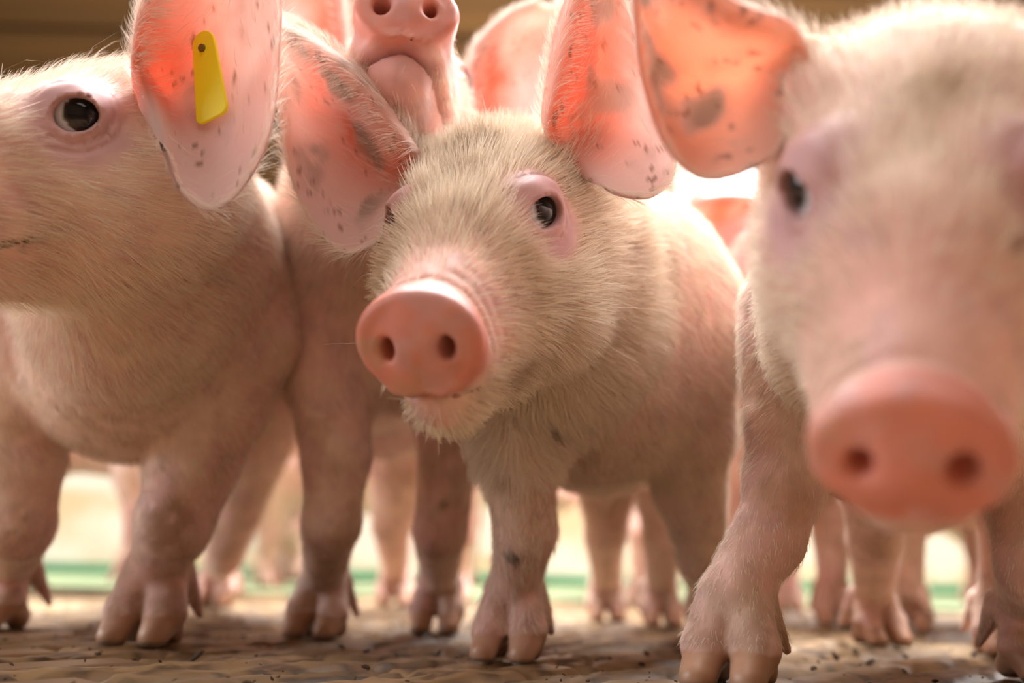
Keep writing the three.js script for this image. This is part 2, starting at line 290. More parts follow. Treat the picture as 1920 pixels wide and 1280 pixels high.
// one hair: a tapering strip of five faces that lifts off the skin and bends back
const HAIR = [[0, 0, 0.5], [0.4, 0.1, 0.48], [0.75, 0.05, 0.3]];
function hairMesh(list, parent, name = 'bristles') {   // [root, direction, normal, length, width, colour]
  const n = list.length, pos = new Float32Array(n * 21), nor = new Float32Array(n * 21), col = new Float32Array(n * 21), idx = new Uint32Array(n * 15), X = V(), Y = V(), Z = V(), o = parent.position;
  list.forEach(([p, d, nn, len, w, c], i) => {
    Y.copy(d).normalize(); X.copy(Y).cross(nn).normalize(); Z.copy(X).cross(Y);
    const a = (rnd() - 0.5) * 1.9, ca = Math.cos(a), sa = Math.sin(a), x = [X.x * ca + Z.x * sa, X.y * ca + Z.y * sa, X.z * ca + Z.z * sa], z = [Z.x * ca - X.x * sa, Z.y * ca - X.y * sa, Z.z * ca - X.z * sa];
    const put = (k, u, q, r) => { const b = i * 21 + k * 3; for (let t = 0; t < 3; t++) { pos[b + t] = p.getComponent(t) - o.getComponent(t) + Y.getComponent(t) * u * len + z[t] * q * len + x[t] * r * w; nor[b + t] = z[t]; col[b + t] = c[t]; } };
    HAIR.forEach(([u, q, r], k) => { put(k * 2, u, q, -r); put(k * 2 + 1, u, q, r); }); put(6, 1, -0.1, 0);
    const v = i * 7; idx.set([v, v + 1, v + 3, v, v + 3, v + 2, v + 2, v + 3, v + 5, v + 2, v + 5, v + 4, v + 4, v + 5, v + 6], i * 15);
  });
  const g = new THREE.BufferGeometry(); g.setAttribute('position', new THREE.BufferAttribute(pos, 3)); g.setAttribute('normal', new THREE.BufferAttribute(nor, 3)); g.setAttribute('color', new THREE.BufferAttribute(col, 3)); g.setIndex(new THREE.BufferAttribute(idx, 1));
  part(name, g, SK.hair, parent).userData = { kind: 'stuff', label: 'fine pale bristles' };
}

// ------------------------------------------------------------------ piglets: bodies
const addPrim = (L, a, b, ra, rb, k) => L.push([a.x, a.y, a.z, b.x, b.y, b.z, ra, rb, k, (a.x + b.x) / 2, (a.y + b.y) / 2, (a.z + b.z) / 2, a.distanceTo(b) / 2 + Math.max(ra, rb)]);
function chain(L, pts, k) { for (let i = 0; i + 1 < pts.length; i++) addPrim(L, pts[i][0], pts[i + 1][0], pts[i][1], pts[i + 1][1], k); }
// a leg: joints from shoulder to fetlock, then a cloven foot on the floor with two dewclaws behind
function leg(pig, joints, foot, facing, s = 1, r = 1, k0 = 0.02) {
  if (joints[joints.length - 1][0].y < foot.y + 0.064 * s && joints.length > 3) joints = joints.slice(0, -1);
  const L = pig.prims, f = facing.clone().setY(0).normalize(), side = V(f.z, 0, -f.x), fet = joints[joints.length - 1];
  for (let i = 0; i + 1 < joints.length; i++) addPrim(L, joints[i][0], joints[i + 1][0], joints[i][1], joints[i + 1][1], i ? 0.007 : 0.022);
  const past = foot.clone().addScaledVector(f, -0.005 * s).setY(foot.y + 0.044 * s); addPrim(L, fet[0], past, fet[1], 0.0158 * s * r, 0.006);
  for (const q of [-1, 1]) {
    const a = past.clone().addScaledVector(side, q * 0.0066 * s).addScaledVector(f, 0.001 * s), b = foot.clone().addScaledVector(side, q * 0.0122 * s).addScaledVector(f, 0.004 * s).setY(foot.y + 0.019 * s), c = foot.clone().addScaledVector(side, q * 0.0122 * s).addScaledVector(f, 0.018 * s).setY(foot.y + 0.0055 * s);
    addPrim(L, a, b, 0.0112 * s * r, 0.0113 * s * r, 0.0035); addPrim(L, b, c, 0.0112 * s * r, 0.0085 * s, 0.003);
    const h = foot.clone().addScaledVector(side, q * 0.0112 * s).addScaledVector(f, -0.009 * s).setY(foot.y + 0.008 * s); addPrim(L, b, h, 0.0105 * s, 0.0085 * s, 0.003);
    const d0 = past.clone().addScaledVector(side, q * 0.012 * s).addScaledVector(f, -0.008 * s).setY(foot.y + 0.044 * s), d1 = past.clone().addScaledVector(side, q * 0.0215 * s).addScaledVector(f, -0.02 * s).setY(foot.y + 0.017 * s);
    addPrim(L, d0, d1, 0.0085 * s, 0.0022 * s, 0.005);
  }
  pig.feet.push({ foot, f, side, s });
}
const SKIN = [0.73, 0.45, 0.39], CREAM = [0.78, 0.58, 0.48], SNOUT = [0.64, 0.225, 0.165], MUZZLE = [0.72, 0.39, 0.32], LID = [0.54, 0.31, 0.32], HORN = [0.40, 0.21, 0.125];
function buildPig(spec) {
  const { name, label, pig, base, cell } = spec, t0 = Date.now();
  const root = thing(name, label, 'piglet', base, spec.group);
  const lo = V(1e9, 1e9, 1e9), hi = V(-1e9, -1e9, -1e9), S = pig.size ?? 1;
  for (const p of pig.prims) for (const [x, y, z, r] of [[p[0], p[1], p[2], p[6]], [p[3], p[4], p[5], p[7]]]) { lo.min(V(x - r, y - r, z - r)); hi.max(V(x + r, y + r, z + r)); }
  const hc = V(0, -0.02, 0.01).applyMatrix4(pig.head); lo.min(hc.clone().subScalar(0.125 * S)); hi.max(hc.clone().addScalar(0.125 * S)); lo.subScalar(0.02); hi.addScalar(0.02); lo.y = Math.max(lo.y, -0.01);
  const f = pigField(pig), { P, nor, idx } = surface(f, lo, hi, cell), nv = P.length / 3, inv = pig.head.clone().invert(), h = V(), col = new Float32Array(nv * 3), kind = new Uint8Array(nv), hl = new Float32Array(nv * 3);
  // smudges of dirt: found on the skin along the line of sight through a point of the photograph
  const dirt = (spec.dirt ?? []).map(([px, py, r, c, al, fr]) => { let d = 0.2; while (d < 1.2) { const p = at(px, py, d); if (f(p.x, p.y, p.z) < 0) break; d += 0.002; } return [at(px, py, d), r, c, al, fr]; });
  for (let v = 0; v < nv; v++) {
    const x = P[v * 3], y = P[v * 3 + 1], z = P[v * 3 + 2]; h.set(x, y, z).applyMatrix4(inv); hl.set([h.x, h.y, h.z], v * 3);
    const m = fbm(x * 26, y * 26, z * 26), m2 = noise(x * 160, y * 160, z * 160);
    let c = mix3(SKIN, CREAM, sstep(0.35, 0.7, m)); const near = Math.hypot(h.x, h.y + 0.02, h.z) < 0.2;
    if (near) {
      const ax = Math.abs(h.x);
      if (h.z > 0.02) c = mix3(c, MUZZLE, sstep(0.02, 0.06, h.z) * sstep(-0.062, -0.035, h.y) * 0.85);
      if (pig.mouth && h.z > -0.01 && h.y < -0.058) c = mix3(c, [0.70, 0.37, 0.33], sstep(-0.01, 0.03, h.z) * 0.8); const q = Math.hypot(h.x / 0.0275, (h.y - DISC.y) / 0.024), front = sstep(1.2, 1.05, q) * sstep(0.0855, 0.0885, h.z); c = mix3(c, SNOUT, front);
      if (h.z > 0.0875 && q < 1.3) kind[v] = 1;
      const ed = Math.hypot(ax - EYE.x - 0.006, (h.y - EYE.y + 0.001) * 0.85, h.z - EYE.z - 0.006); c = mix3(c, LID, sstep(0.031, 0.017, ed) * 0.9);
    }
    const m3 = fbm(x * 75 + 3, y * 75, z * 75); c = mix3(c, [0.56, 0.33, 0.325], 0.55 * sstep(0.45, 0.7, m3)); if (y < 0.15) c = mix3(c, [0.47, 0.30, 0.19], 0.5 * sstep(0.5, 0.66, fbm(x * 48, y * 34 + 8, z * 48)));
    c = c.map((k) => k * (0.9 + 0.18 * m2));
    for (const [p, r, dc, a, fr] of dirt) { const dd = Math.hypot(x - p.x, y - p.y, z - p.z); if (dd < r) c = mix3(c, dc, a * sstep(r, r * 0.45, dd) * sstep(0.36, 0.52, fbm(x * fr, y * fr, z * fr))); }
    for (const { foot, s } of pig.feet) {
      const fx = x - foot.x, fz = z - foot.z, fy = y - foot.y; if (fx * fx + fz * fz > (0.045 * s) ** 2 || fy > 0.06 * s) continue;
      const line = (0.0175 + (m - 0.5) * 0.006) * s; c = mix3(c, [0.34, 0.19, 0.12], 0.55 * sstep(0.42, 0.62, fbm(x * 90, y * 90, z * 90)) * sstep(0.05, 0.02, fy / s));
      if (fy < line) { c = mix3(HORN, [0.5, 0.29, 0.19], m2); if (fy < 0.0035 * s) c = [0.2, 0.13, 0.09]; } if (fy < 0.0165 * s) kind[v] = 2;
    }
    col.set(c, v * 3);
  }
  const tris = [[], [], []];
  for (let i = 0; i < idx.length; i += 3) { const a = kind[idx[i]], b = kind[idx[i + 1]], c = kind[idx[i + 2]]; const t = a === b && b === c ? a : 0; tris[t].push(idx[i], idx[i + 1], idx[i + 2]); }
  const sub = (list, test) => {
    const map = new Map(), p = [], n = [], c = [], id = [];
    for (let i = 0; i < list.length; i += 3) { if (test && !test(list[i])) continue; for (let k = 0; k < 3; k++) { const v = list[i + k]; let w = map.get(v); if (w === undefined) { w = p.length / 3; map.set(v, w); p.push(P[v * 3] - base.x, P[v * 3 + 1] - base.y, P[v * 3 + 2] - base.z); n.push(nor[v * 3], nor[v * 3 + 1], nor[v * 3 + 2]); c.push(col[v * 3], col[v * 3 + 1], col[v * 3 + 2]); } id.push(w); } }
    const g = new THREE.BufferGeometry(); g.setAttribute('position', new THREE.Float32BufferAttribute(p, 3)); g.setAttribute('normal', new THREE.Float32BufferAttribute(n, 3)); g.setAttribute('color', new THREE.Float32BufferAttribute(c, 3)); g.setIndex(id); return g;
  };
  const body = part('body', sub(tris[0]), SK.skin, root);
  if (tris[1].length) part('snout', sub(tris[1]), SK.snout, root).userData = { label: 'bare pink snout disc with two nostrils' };
  for (const ft of pig.feet) for (const q of [-1, 1]) {
    const g = sub(tris[2], (v) => { const dx = P[v * 3] - ft.foot.x, dz = P[v * 3 + 2] - ft.foot.z; return dx * dx + dz * dz < (0.045 * ft.s) ** 2 && (dx * ft.side.x + dz * ft.side.z) * q > 0; });
    if (g.index.count) part('hoof', g, SK.hoof, root).userData = { label: 'brown horn hoof' };
  }
  for (const q of [-1, 1]) {
    const e = new THREE.Group(), c = V(EYE.x * q, EYE.y, EYE.z).applyMatrix4(pig.head).sub(base), m = pig.head.clone().setPosition(c.x, c.y, c.z); if (q < 0) m.multiply(new THREE.Matrix4().makeScale(-1, 1, 1));
    const g = eyeGeo.clone().applyMatrix4(m); if (q < 0) { const ix = g.index.array; for (let i = 0; i < ix.length; i += 3) { const t = ix[i]; ix[i] = ix[i + 1]; ix[i + 1] = t; } }
    part('eye', g, SK.eye, root).userData = { label: 'glossy dark eye' };
  }
  console.log(name, root.name, 'verts', nv, 'ms', Date.now() - t0);
  // bristles
  if (spec.hair) {
    const { count, len, wid = 0.00026, lift = 0.3, tint = [0.97, 0.875, 0.74] } = spec.hair, list = [], back = spec.back, cum = [], T = tris[0]; let sum = 0;
    const a = V(), b = V(), c = V(), e = V(), n = V(), eyeDir = V(), p = V(), d = V(), zA = V(), yA = V(), xA = V(); pig.head.extractBasis(xA, yA, zA); zA.normalize(); yA.normalize(); xA.normalize();
    const dens = new Float32Array(T.length / 3);
    for (let i = 0; i < T.length; i += 3) {
      a.fromArray(P, T[i] * 3); b.fromArray(P, T[i + 1] * 3); c.fromArray(P, T[i + 2] * 3); const area = e.copy(b).sub(a).cross(c.clone().sub(a)).length() / 2;
      n.fromArray(nor, T[i] * 3); eyeDir.copy(camera.position).sub(a).normalize(); const v = T[i], hx = Math.abs(hl[v * 3]), hy = hl[v * 3 + 1], hz = hl[v * 3 + 2];
      let w = sstep(-0.35, -0.05, n.dot(eyeDir));
      if (a.y < 0.1) w *= 0.75 + 0.25 * sstep(0.03, 0.1, a.y); if (a.y < 0.022) w = 0;
      const near = Math.hypot(hx, hy + 0.02, hz) < 0.15;
      if (near) { w *= spec.hair.head ?? 2; if (hz > 0.03) w *= 1 - 0.9 * sstep(0.03, 0.075, hz) * sstep(-0.066, -0.045, hy); const ed = Math.hypot(hx - EYE.x - 0.005, hy - EYE.y + 0.001, hz - EYE.z - 0.005); w *= sstep(0.02, 0.031, ed); if (hz > 0.086) w *= 0.15; if (pig.mouth && hy < -0.06 && hz > -0.01) w *= 0.25; }
      sum += area * w; cum.push(sum);
    }
    for (let k = 0; k < count; k++) {
      const r = rnd() * sum; let l = 0, u = cum.length - 1; while (l < u) { const m = l + u >> 1; if (cum[m] < r) l = m + 1; else u = m; }
      const i = l * 3; a.fromArray(P, T[i] * 3); b.fromArray(P, T[i + 1] * 3); c.fromArray(P, T[i + 2] * 3); let s = rnd(), t = rnd(); if (s + t > 1) { s = 1 - s; t = 1 - t; }
      p.copy(a).addScaledVector(b.sub(a), s).addScaledVector(c.sub(a), t); n.fromArray(nor, T[i] * 3);
      const v = T[i], hx = hl[v * 3], hy = hl[v * 3 + 1], hz = hl[v * 3 + 2], onHead = sstep(0.17, 0.1, Math.hypot(hx, hy + 0.02, hz + 0.0));
      // the coat runs back from the snout over the head, back along the trunk and down the legs
      d.copy(back).multiplyScalar(0.8).add(V(0, -0.55, 0));
      const hd = zA.clone().multiplyScalar(-1).addScaledVector(xA, hx * 7).addScaledVector(yA, (hy + 0.01) * 9 - (hz > -0.03 ? 0.15 : 0)); d.lerp(hd, onHead); d.lerp(V(0, -1, 0).addScaledVector(back, 0.2), sstep(0.13, 0.08, p.y) * (1 - onHead));
      d.x += (fbm(p.x * 30, p.y * 30, p.z * 30) - 0.5) * 1.1; d.y += (fbm(p.x * 30 + 9, p.y * 30, p.z * 30) - 0.5) * 1.1; d.z += (fbm(p.x * 30, p.y * 30 + 9, p.z * 30) - 0.5) * 1.1;
      d.addScaledVector(n, -d.dot(n)).normalize(); const fold = V((rnd() - 0.5) * 0.5, (rnd() - 0.5) * 0.5, (rnd() - 0.5) * 0.5); d.add(fold).addScaledVector(n, -d.dot(n)).normalize();
      let L = len * (0.55 + 0.75 * rnd()) * (0.8 + 0.5 * onHead); if (rnd() < 0.0012 && hz > -0.06) L *= 2.4; if (p.y < 0.11) L *= 0.6; if (hz > 0.04) L *= 0.6; const up = lift * (0.6 + 0.9 * rnd()) * (1 + 0.4 * onHead);
      d.multiplyScalar(Math.cos(up)).addScaledVector(n, Math.sin(up));
      const br = 0.8 + 0.25 * rnd(); let tc = [tint[0] * br, tint[1] * br, tint[2] * br];
      for (const [q, rr, dc, al, fr] of dirt) { const dd = p.distanceTo(q); if (dd < rr) tc = mix3(tc, dc, al * sstep(rr, rr * 0.45, dd) * sstep(0.36, 0.52, fbm(p.x * fr, p.y * fr, p.z * fr))); }
      list.push([p.clone().addScaledVector(n, -0.0004), d.clone(), n.clone(), L, wid * (0.75 + 0.5 * rnd()), tc]);
    }
    hairMesh(list, root);
  }
  return root;
}

// ------------------------------------------------------------------ ears: a thin cupped leaf of skin; light shines through it, and part of that glow is painted into the hollow
const cr = (a, b, c, d, t) => { const f = (p0, p1, p2, p3) => 0.5 * (2 * p1 + (p2 - p0) * t + (2 * p0 - 5 * p1 + 4 * p2 - p3) * t * t + (3 * p1 - p0 - 3 * p2 + p3) * t * t * t); return V(f(a.x, b.x, c.x, d.x), f(a.y, b.y, c.y, d.y), f(a.z, b.z, c.z, d.z)); };
function spline(pts, u) { const n = pts.length - 1, x = Math.min(n - 1e-6, Math.max(0, u * n)), i = Math.floor(x), g = (k) => pts[Math.max(0, Math.min(n, k))]; return cr(g(i - 1), g(i), g(i + 1), g(i + 2), x - i); }
// stations from the root to the tip: [front edge, rear edge, hollow] as world points; the hollow pushes the middle along "behind"
function ear(root, base, stations, behind, o = {}) {
  const NU = o.nu ?? 84, NV = o.nv ?? 66, W = [[0, 0.45], [0.09, -0.12], [0.2, 0.3], [0.36, 1.15], [0.7, 0.85], [1, 0]], cols = W.map(([t, c]) => stations.map(([a, b, cup]) => a.clone().lerp(b, t).addScaledVector(behind, c * cup)));
  const grid = [], nrm = [];
  for (let i = 0; i <= NU; i++) for (let j = 0; j <= NV; j++) { const row = cols.map((c) => spline(c, i / NU)); const p = spline(row, j / NV); const n = (noise(p.x * 45, p.y * 45, p.z * 45) - 0.5) * 0.004; grid.push(p.addScaledVector(behind, n)); }
  const G = (i, j) => grid[Math.max(0, Math.min(NU, i)) * (NV + 1) + Math.max(0, Math.min(NV, j))];
  for (let i = 0; i <= NU; i++) for (let j = 0; j <= NV; j++) { const n = G(i + 1, j).clone().sub(G(i - 1, j)).cross(G(i, j + 1).clone().sub(G(i, j - 1))).normalize(); if (n.dot(behind) > 0) n.negate(); nrm.push(n); }
  const pos = [], nor = [], col = [], idx = [], N = (NU + 1) * (NV + 1), S = o.seed ?? 1;
  for (const side of [1, -1]) for (let i = 0; i <= NU; i++) for (let j = 0; j <= NV; j++) {
    const k = i * (NV + 1) + j, n = nrm[k], u = i / NU, v = j / NV, rim = Math.min(1, Math.min(v, 1 - v, (1 - u) * 1.3) * 7), th = (0.0005 + 0.0011 * Math.sqrt(Math.max(0, rim)) + 0.0012 * sstep(0.3, 0, u)) * side, p = grid[k].clone().addScaledVector(n, th);
    pos.push(p.x - base.x, p.y - base.y, p.z - base.z); nor.push(n.x * side, n.y * side, n.z * side);
    const m = fbm(p.x * 30, p.y * 30, p.z * 30 + S * 3), inner = sstep(0.03, 0.2, v) * sstep(0.97, 0.75, v);
    let c = mix3([0.86, 0.64, 0.58], [0.84, 0.55, 0.48], sstep(0.35, 0.65, m)); c = mix3(c, [0.78, 0.235, 0.14], sstep(0.17, 0.27, v) * sstep(0.85, 0.55, v) * sstep(0.85, 0.4, u) * (0.35 + 0.65 * sstep(0.3, 0.55, fbm(p.x * 24 + 4, p.y * 24, p.z * 24))) * 0.9); c = mix3(c, [0.86, 0.68, 0.66], sstep(0.6, 0.85, v) * sstep(0.75, 0.4, u) * 0.8);  // red hollow: backlit glow painted into the skin colour
    const blot = sstep(0.5, 0.66, fbm(p.x * 42 + S, p.y * 42, p.z * 42)) * inner * sstep(0.12, 0.3, u) * (o.blot ?? 0.5); c = mix3(c, [0.34, 0.29, 0.23], blot);
    const sp = sstep(0.8, 0.87, noise(p.x * 260 + S * 5, p.y * 260, p.z * 260)) * (o.speck ?? 0.7); c = mix3(c, [0.22, 0.11, 0.05], sp);
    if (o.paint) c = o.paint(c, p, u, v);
    col.push(...c);
  }
  const flip = (() => { const e1 = G(1, 0).clone().sub(G(0, 0)), e2 = G(0, 1).clone().sub(G(0, 0)); const a = grid[Math.floor(N / 2)]; const i = Math.floor(NU / 2), j = Math.floor(NV / 2); return G(i + 1, j).clone().sub(G(i, j)).cross(G(i, j + 1).clone().sub(G(i, j))).dot(nrm[i * (NV + 1) + j]) > 0; })();
  const tri = (a, b, c, w) => w ? idx.push(a, b, c) : idx.push(a, c, b);
  for (let i = 0; i < NU; i++) for (let j = 0; j < NV; j++) { const a = i * (NV + 1) + j, b = a + NV + 1; tri(a, b, a + 1, flip); tri(b, b + 1, a + 1, flip); tri(a + N, b + N, a + 1 + N, !flip); tri(b + N, b + 1 + N, a + 1 + N, !flip); }
  const edge = (a, b, w) => { tri(a, b, a + N, w); tri(b, b + N, a + N, w); };
  for (let i = 0; i < NU; i++) { const a = i * (NV + 1), b = a + NV + 1; edge(a, b, !flip); edge(a + NV, b + NV, flip); }
  for (let j = 0; j < NV; j++) { edge(j, j + 1, flip); const a = NU * (NV + 1) + j; edge(a, a + 1, !flip); }
  const g = new THREE.BufferGeometry(); g.setAttribute('position', new THREE.Float32BufferAttribute(pos, 3)); g.setAttribute('normal', new THREE.Float32BufferAttribute(nor, 3)); g.setAttribute('color', new THREE.Float32BufferAttribute(col, 3)); g.setIndex(idx);
  const mesh = part('ear', g, SK.ear, root); if (o.label) mesh.userData = { label: o.label };
  if (o.hair) {
    const list = [];
    for (let k = 0; k < o.hair; k++) {
      const rimHair = rnd() < 0.4; let u = rnd() ** 0.8, v = rimHair ? (rnd() < 0.5 ? 0.03 * rnd() : 1 - 0.03 * rnd()) : rnd() < 0.55 ? 0.32 * rnd() : rnd(); const i = Math.floor(u * NU), j = Math.round(v * NV), p = G(i, j).clone(), n = nrm[i * (NV + 1) + j], outV = G(i, Math.min(NV, j + 1)).clone().sub(G(i, Math.max(0, j - 1))).normalize(), along = G(Math.min(NU, i + 1), j).clone().sub(G(Math.max(0, i - 1), j)).normalize();
      const back = rnd() < 0.3 ? -1 : 1; p.addScaledVector(n, 0.0012 * back).addScaledVector(along, (rnd() - 0.5) * 0.002).addScaledVector(outV, (rnd() - 0.5) * 0.002);
      const d = along.multiplyScalar(0.9).addScaledVector(outV, v < 0.06 ? -0.5 : v > 0.94 ? 0.6 : (v < 0.4 ? 0.9 : 0.1)).addScaledVector(n, 0.28 * back).add(V((rnd() - 0.5) * 0.4, (rnd() - 0.5) * 0.4, (rnd() - 0.5) * 0.4)).normalize();
      const br = 0.85 + 0.2 * rnd(); list.push([p, d, n, (o.hairLen ?? 0.011) * (0.5 + 0.9 * rnd()), 0.0002, [0.94 * br, 0.85 * br, 0.74 * br]]);
    }
    hairMesh(list, root, 'ear_bristles');
  }
  return { G, NU, NV, nrm };
}
const camBack = V(0, 0, -1).transformDirection(camera.matrixWorld);
const headPose = (x, y, z, t, s = 1) => camera.matrixWorld.clone().multiply(new THREE.Matrix4().makeBasis(V(...x).multiplyScalar(s), V(...y).multiplyScalar(s), V(...z).multiplyScalar(s)).setPosition(...t));
function headTurn(yaw, pitch, roll, where, local, s = 1) {   // camera-space turn; "local" (head space) comes to stand at "where" (camera space)
  const m = new THREE.Matrix4().makeRotationFromEuler(new THREE.Euler(rad(pitch), rad(yaw), rad(roll), 'YXZ')).scale(V(s, s, s)), p = local.clone().applyMatrix4(m); m.setPosition(where.clone().sub(p)); return camera.matrixWorld.clone().multiply(m);
}
const camPt = (px, py, d) => V((px - 960) / FOCAL * d, (640 - py) / FOCAL * d, -d);
const J = (px, py, d, r) => [at(px, py, d), r];
const rootStation = (s, B) => [s[0].clone().lerp(B, 0.75), s[1].clone().lerp(B, 0.75), s[2] * 0.5];
const pxEar = (rows, head, q, extra) => { const st = rows.map(([a, b, c]) => [at(...a), at(...b), c]); const B = extra ?? V(0.04 * q, 0.018, -0.056).applyMatrix4(head); return [rootStation(st[0], B), ...st]; };
const toward = V(0, 0, 1);

// ---- the piglet in the middle, in focus
{
  const pig = { prims: [], feet: [], head: headPose([0.965, 0.03, 0.26], [-0.11, 0.946, 0.301], [-0.237, -0.319, 0.918], [-0.0205, 0.062, -0.5039]) };
  const hb = V(0, -0.022, -0.06).applyMatrix4(pig.head), throat = V(0, -0.055, -0.045).applyMatrix4(pig.head);
  chain(pig.prims, [[hb, 0.05], J(1030, 490, 0.60, 0.052), J(1140, 575, 0.69, 0.078), J(1160, 590, 0.82, 0.084), J(1178, 610, 0.95, 0.08), J(1190, 650, 1.03, 0.068)], 0.03);
  chain(pig.prims, [[throat, 0.036], J(1050, 630, 0.615, 0.048), J(1110, 705, 0.68, 0.066), J(1130, 725, 0.82, 0.08), J(1160, 715, 0.95, 0.07)], 0.03);
  leg(pig, [J(1020, 660, 0.625, 0.048), J(975, 800, 0.61, 0.03), J(972, 890, 0.60, 0.0215), J(986, 1000, 0.60, 0.0182), J(985, 1110, 0.60, 0.0188)], ground(955, 1238), V(-0.25, 0, 1), 0.95);
  leg(pig, [J(1235, 640, 0.69, 0.06), J(1280, 800, 0.69, 0.035), J(1295, 930, 0.70, 0.023), J(1318, 1040, 0.72, 0.018), J(1332, 1110, 0.74, 0.0175)], ground(1335, 1195), V(-0.1, 0, 1), 0.9);
  leg(pig, [J(1130, 760, 0.95, 0.05), J(1140, 880, 0.96, 0.03), J(1135, 1000, 0.99, 0.0195), J(1137, 1100, 0.965, 0.017)], ground(1137, 1165), toward, 0.9);
  leg(pig, [J(1225, 760, 0.92, 0.05), J(1240, 880, 0.92, 0.028), J(1243, 1000, 0.94, 0.018), J(1240, 1100, 0.91, 0.016)], ground(1240, 1174), toward, 0.88);
  const base = ground(1130, 1215), browDirt = at(905, 290, 0.515);
  const root = buildPig({ name: 'piglet', label: 'sharp piglet in the middle, head tilted, pink snout toward the camera', pig, base, cell: 0.0025, back: V(0.25, 0, -1).normalize(), hair: { count: 150000, len: 0.0142, head: 2.7, wid: 0.0003 },
    dirt: [[885, 288, 0.017, [0.36, 0.23, 0.10], 0.85, 170], [962, 1042, 0.007, [0.14, 0.10, 0.07], 0.85, 190], [945, 900, 0.006, [0.36, 0.22, 0.13], 0.45, 200], [1030, 790, 0.006, [0.10, 0.04, 0.03], 0.8, 60], [965, 690, 0.016, [0.5, 0.38, 0.3], 0.4, 190], [1168, 470, 0.008, [0.45, 0.27, 0.18], 0.5, 90]] });
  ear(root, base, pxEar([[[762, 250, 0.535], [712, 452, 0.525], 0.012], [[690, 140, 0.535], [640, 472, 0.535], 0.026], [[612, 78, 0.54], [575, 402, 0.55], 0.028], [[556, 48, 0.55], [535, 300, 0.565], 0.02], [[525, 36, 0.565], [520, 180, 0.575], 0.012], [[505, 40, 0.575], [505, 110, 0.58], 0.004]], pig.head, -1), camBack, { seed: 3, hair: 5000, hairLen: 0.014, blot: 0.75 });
  ear(root, base, pxEar([[[1020, 222, 0.522], [1150, 362, 0.50], 0.012], [[1030, 120, 0.52], [1228, 366, 0.498], 0.022], [[1048, 30, 0.525], [1268, 300, 0.508], 0.026], [[1078, -50, 0.53], [1228, 150, 0.52], 0.02], [[1110, -100, 0.545], [1185, 30, 0.545], 0.01], [[1135, -115, 0.55], [1165, -60, 0.55], 0.004]], pig.head, 1), camBack, { seed: 8, paint: (c, p, u, v) => mix3(c, [0.80, 0.27, 0.17], 0.6 * sstep(0.2, 0.3, v) * sstep(0.92, 0.6, v) * sstep(0.62, 0.8, c[0])), hair: 4000, hairLen: 0.011, blot: 0.5 });  // paint deepens the red backlit glow inside this ear
}
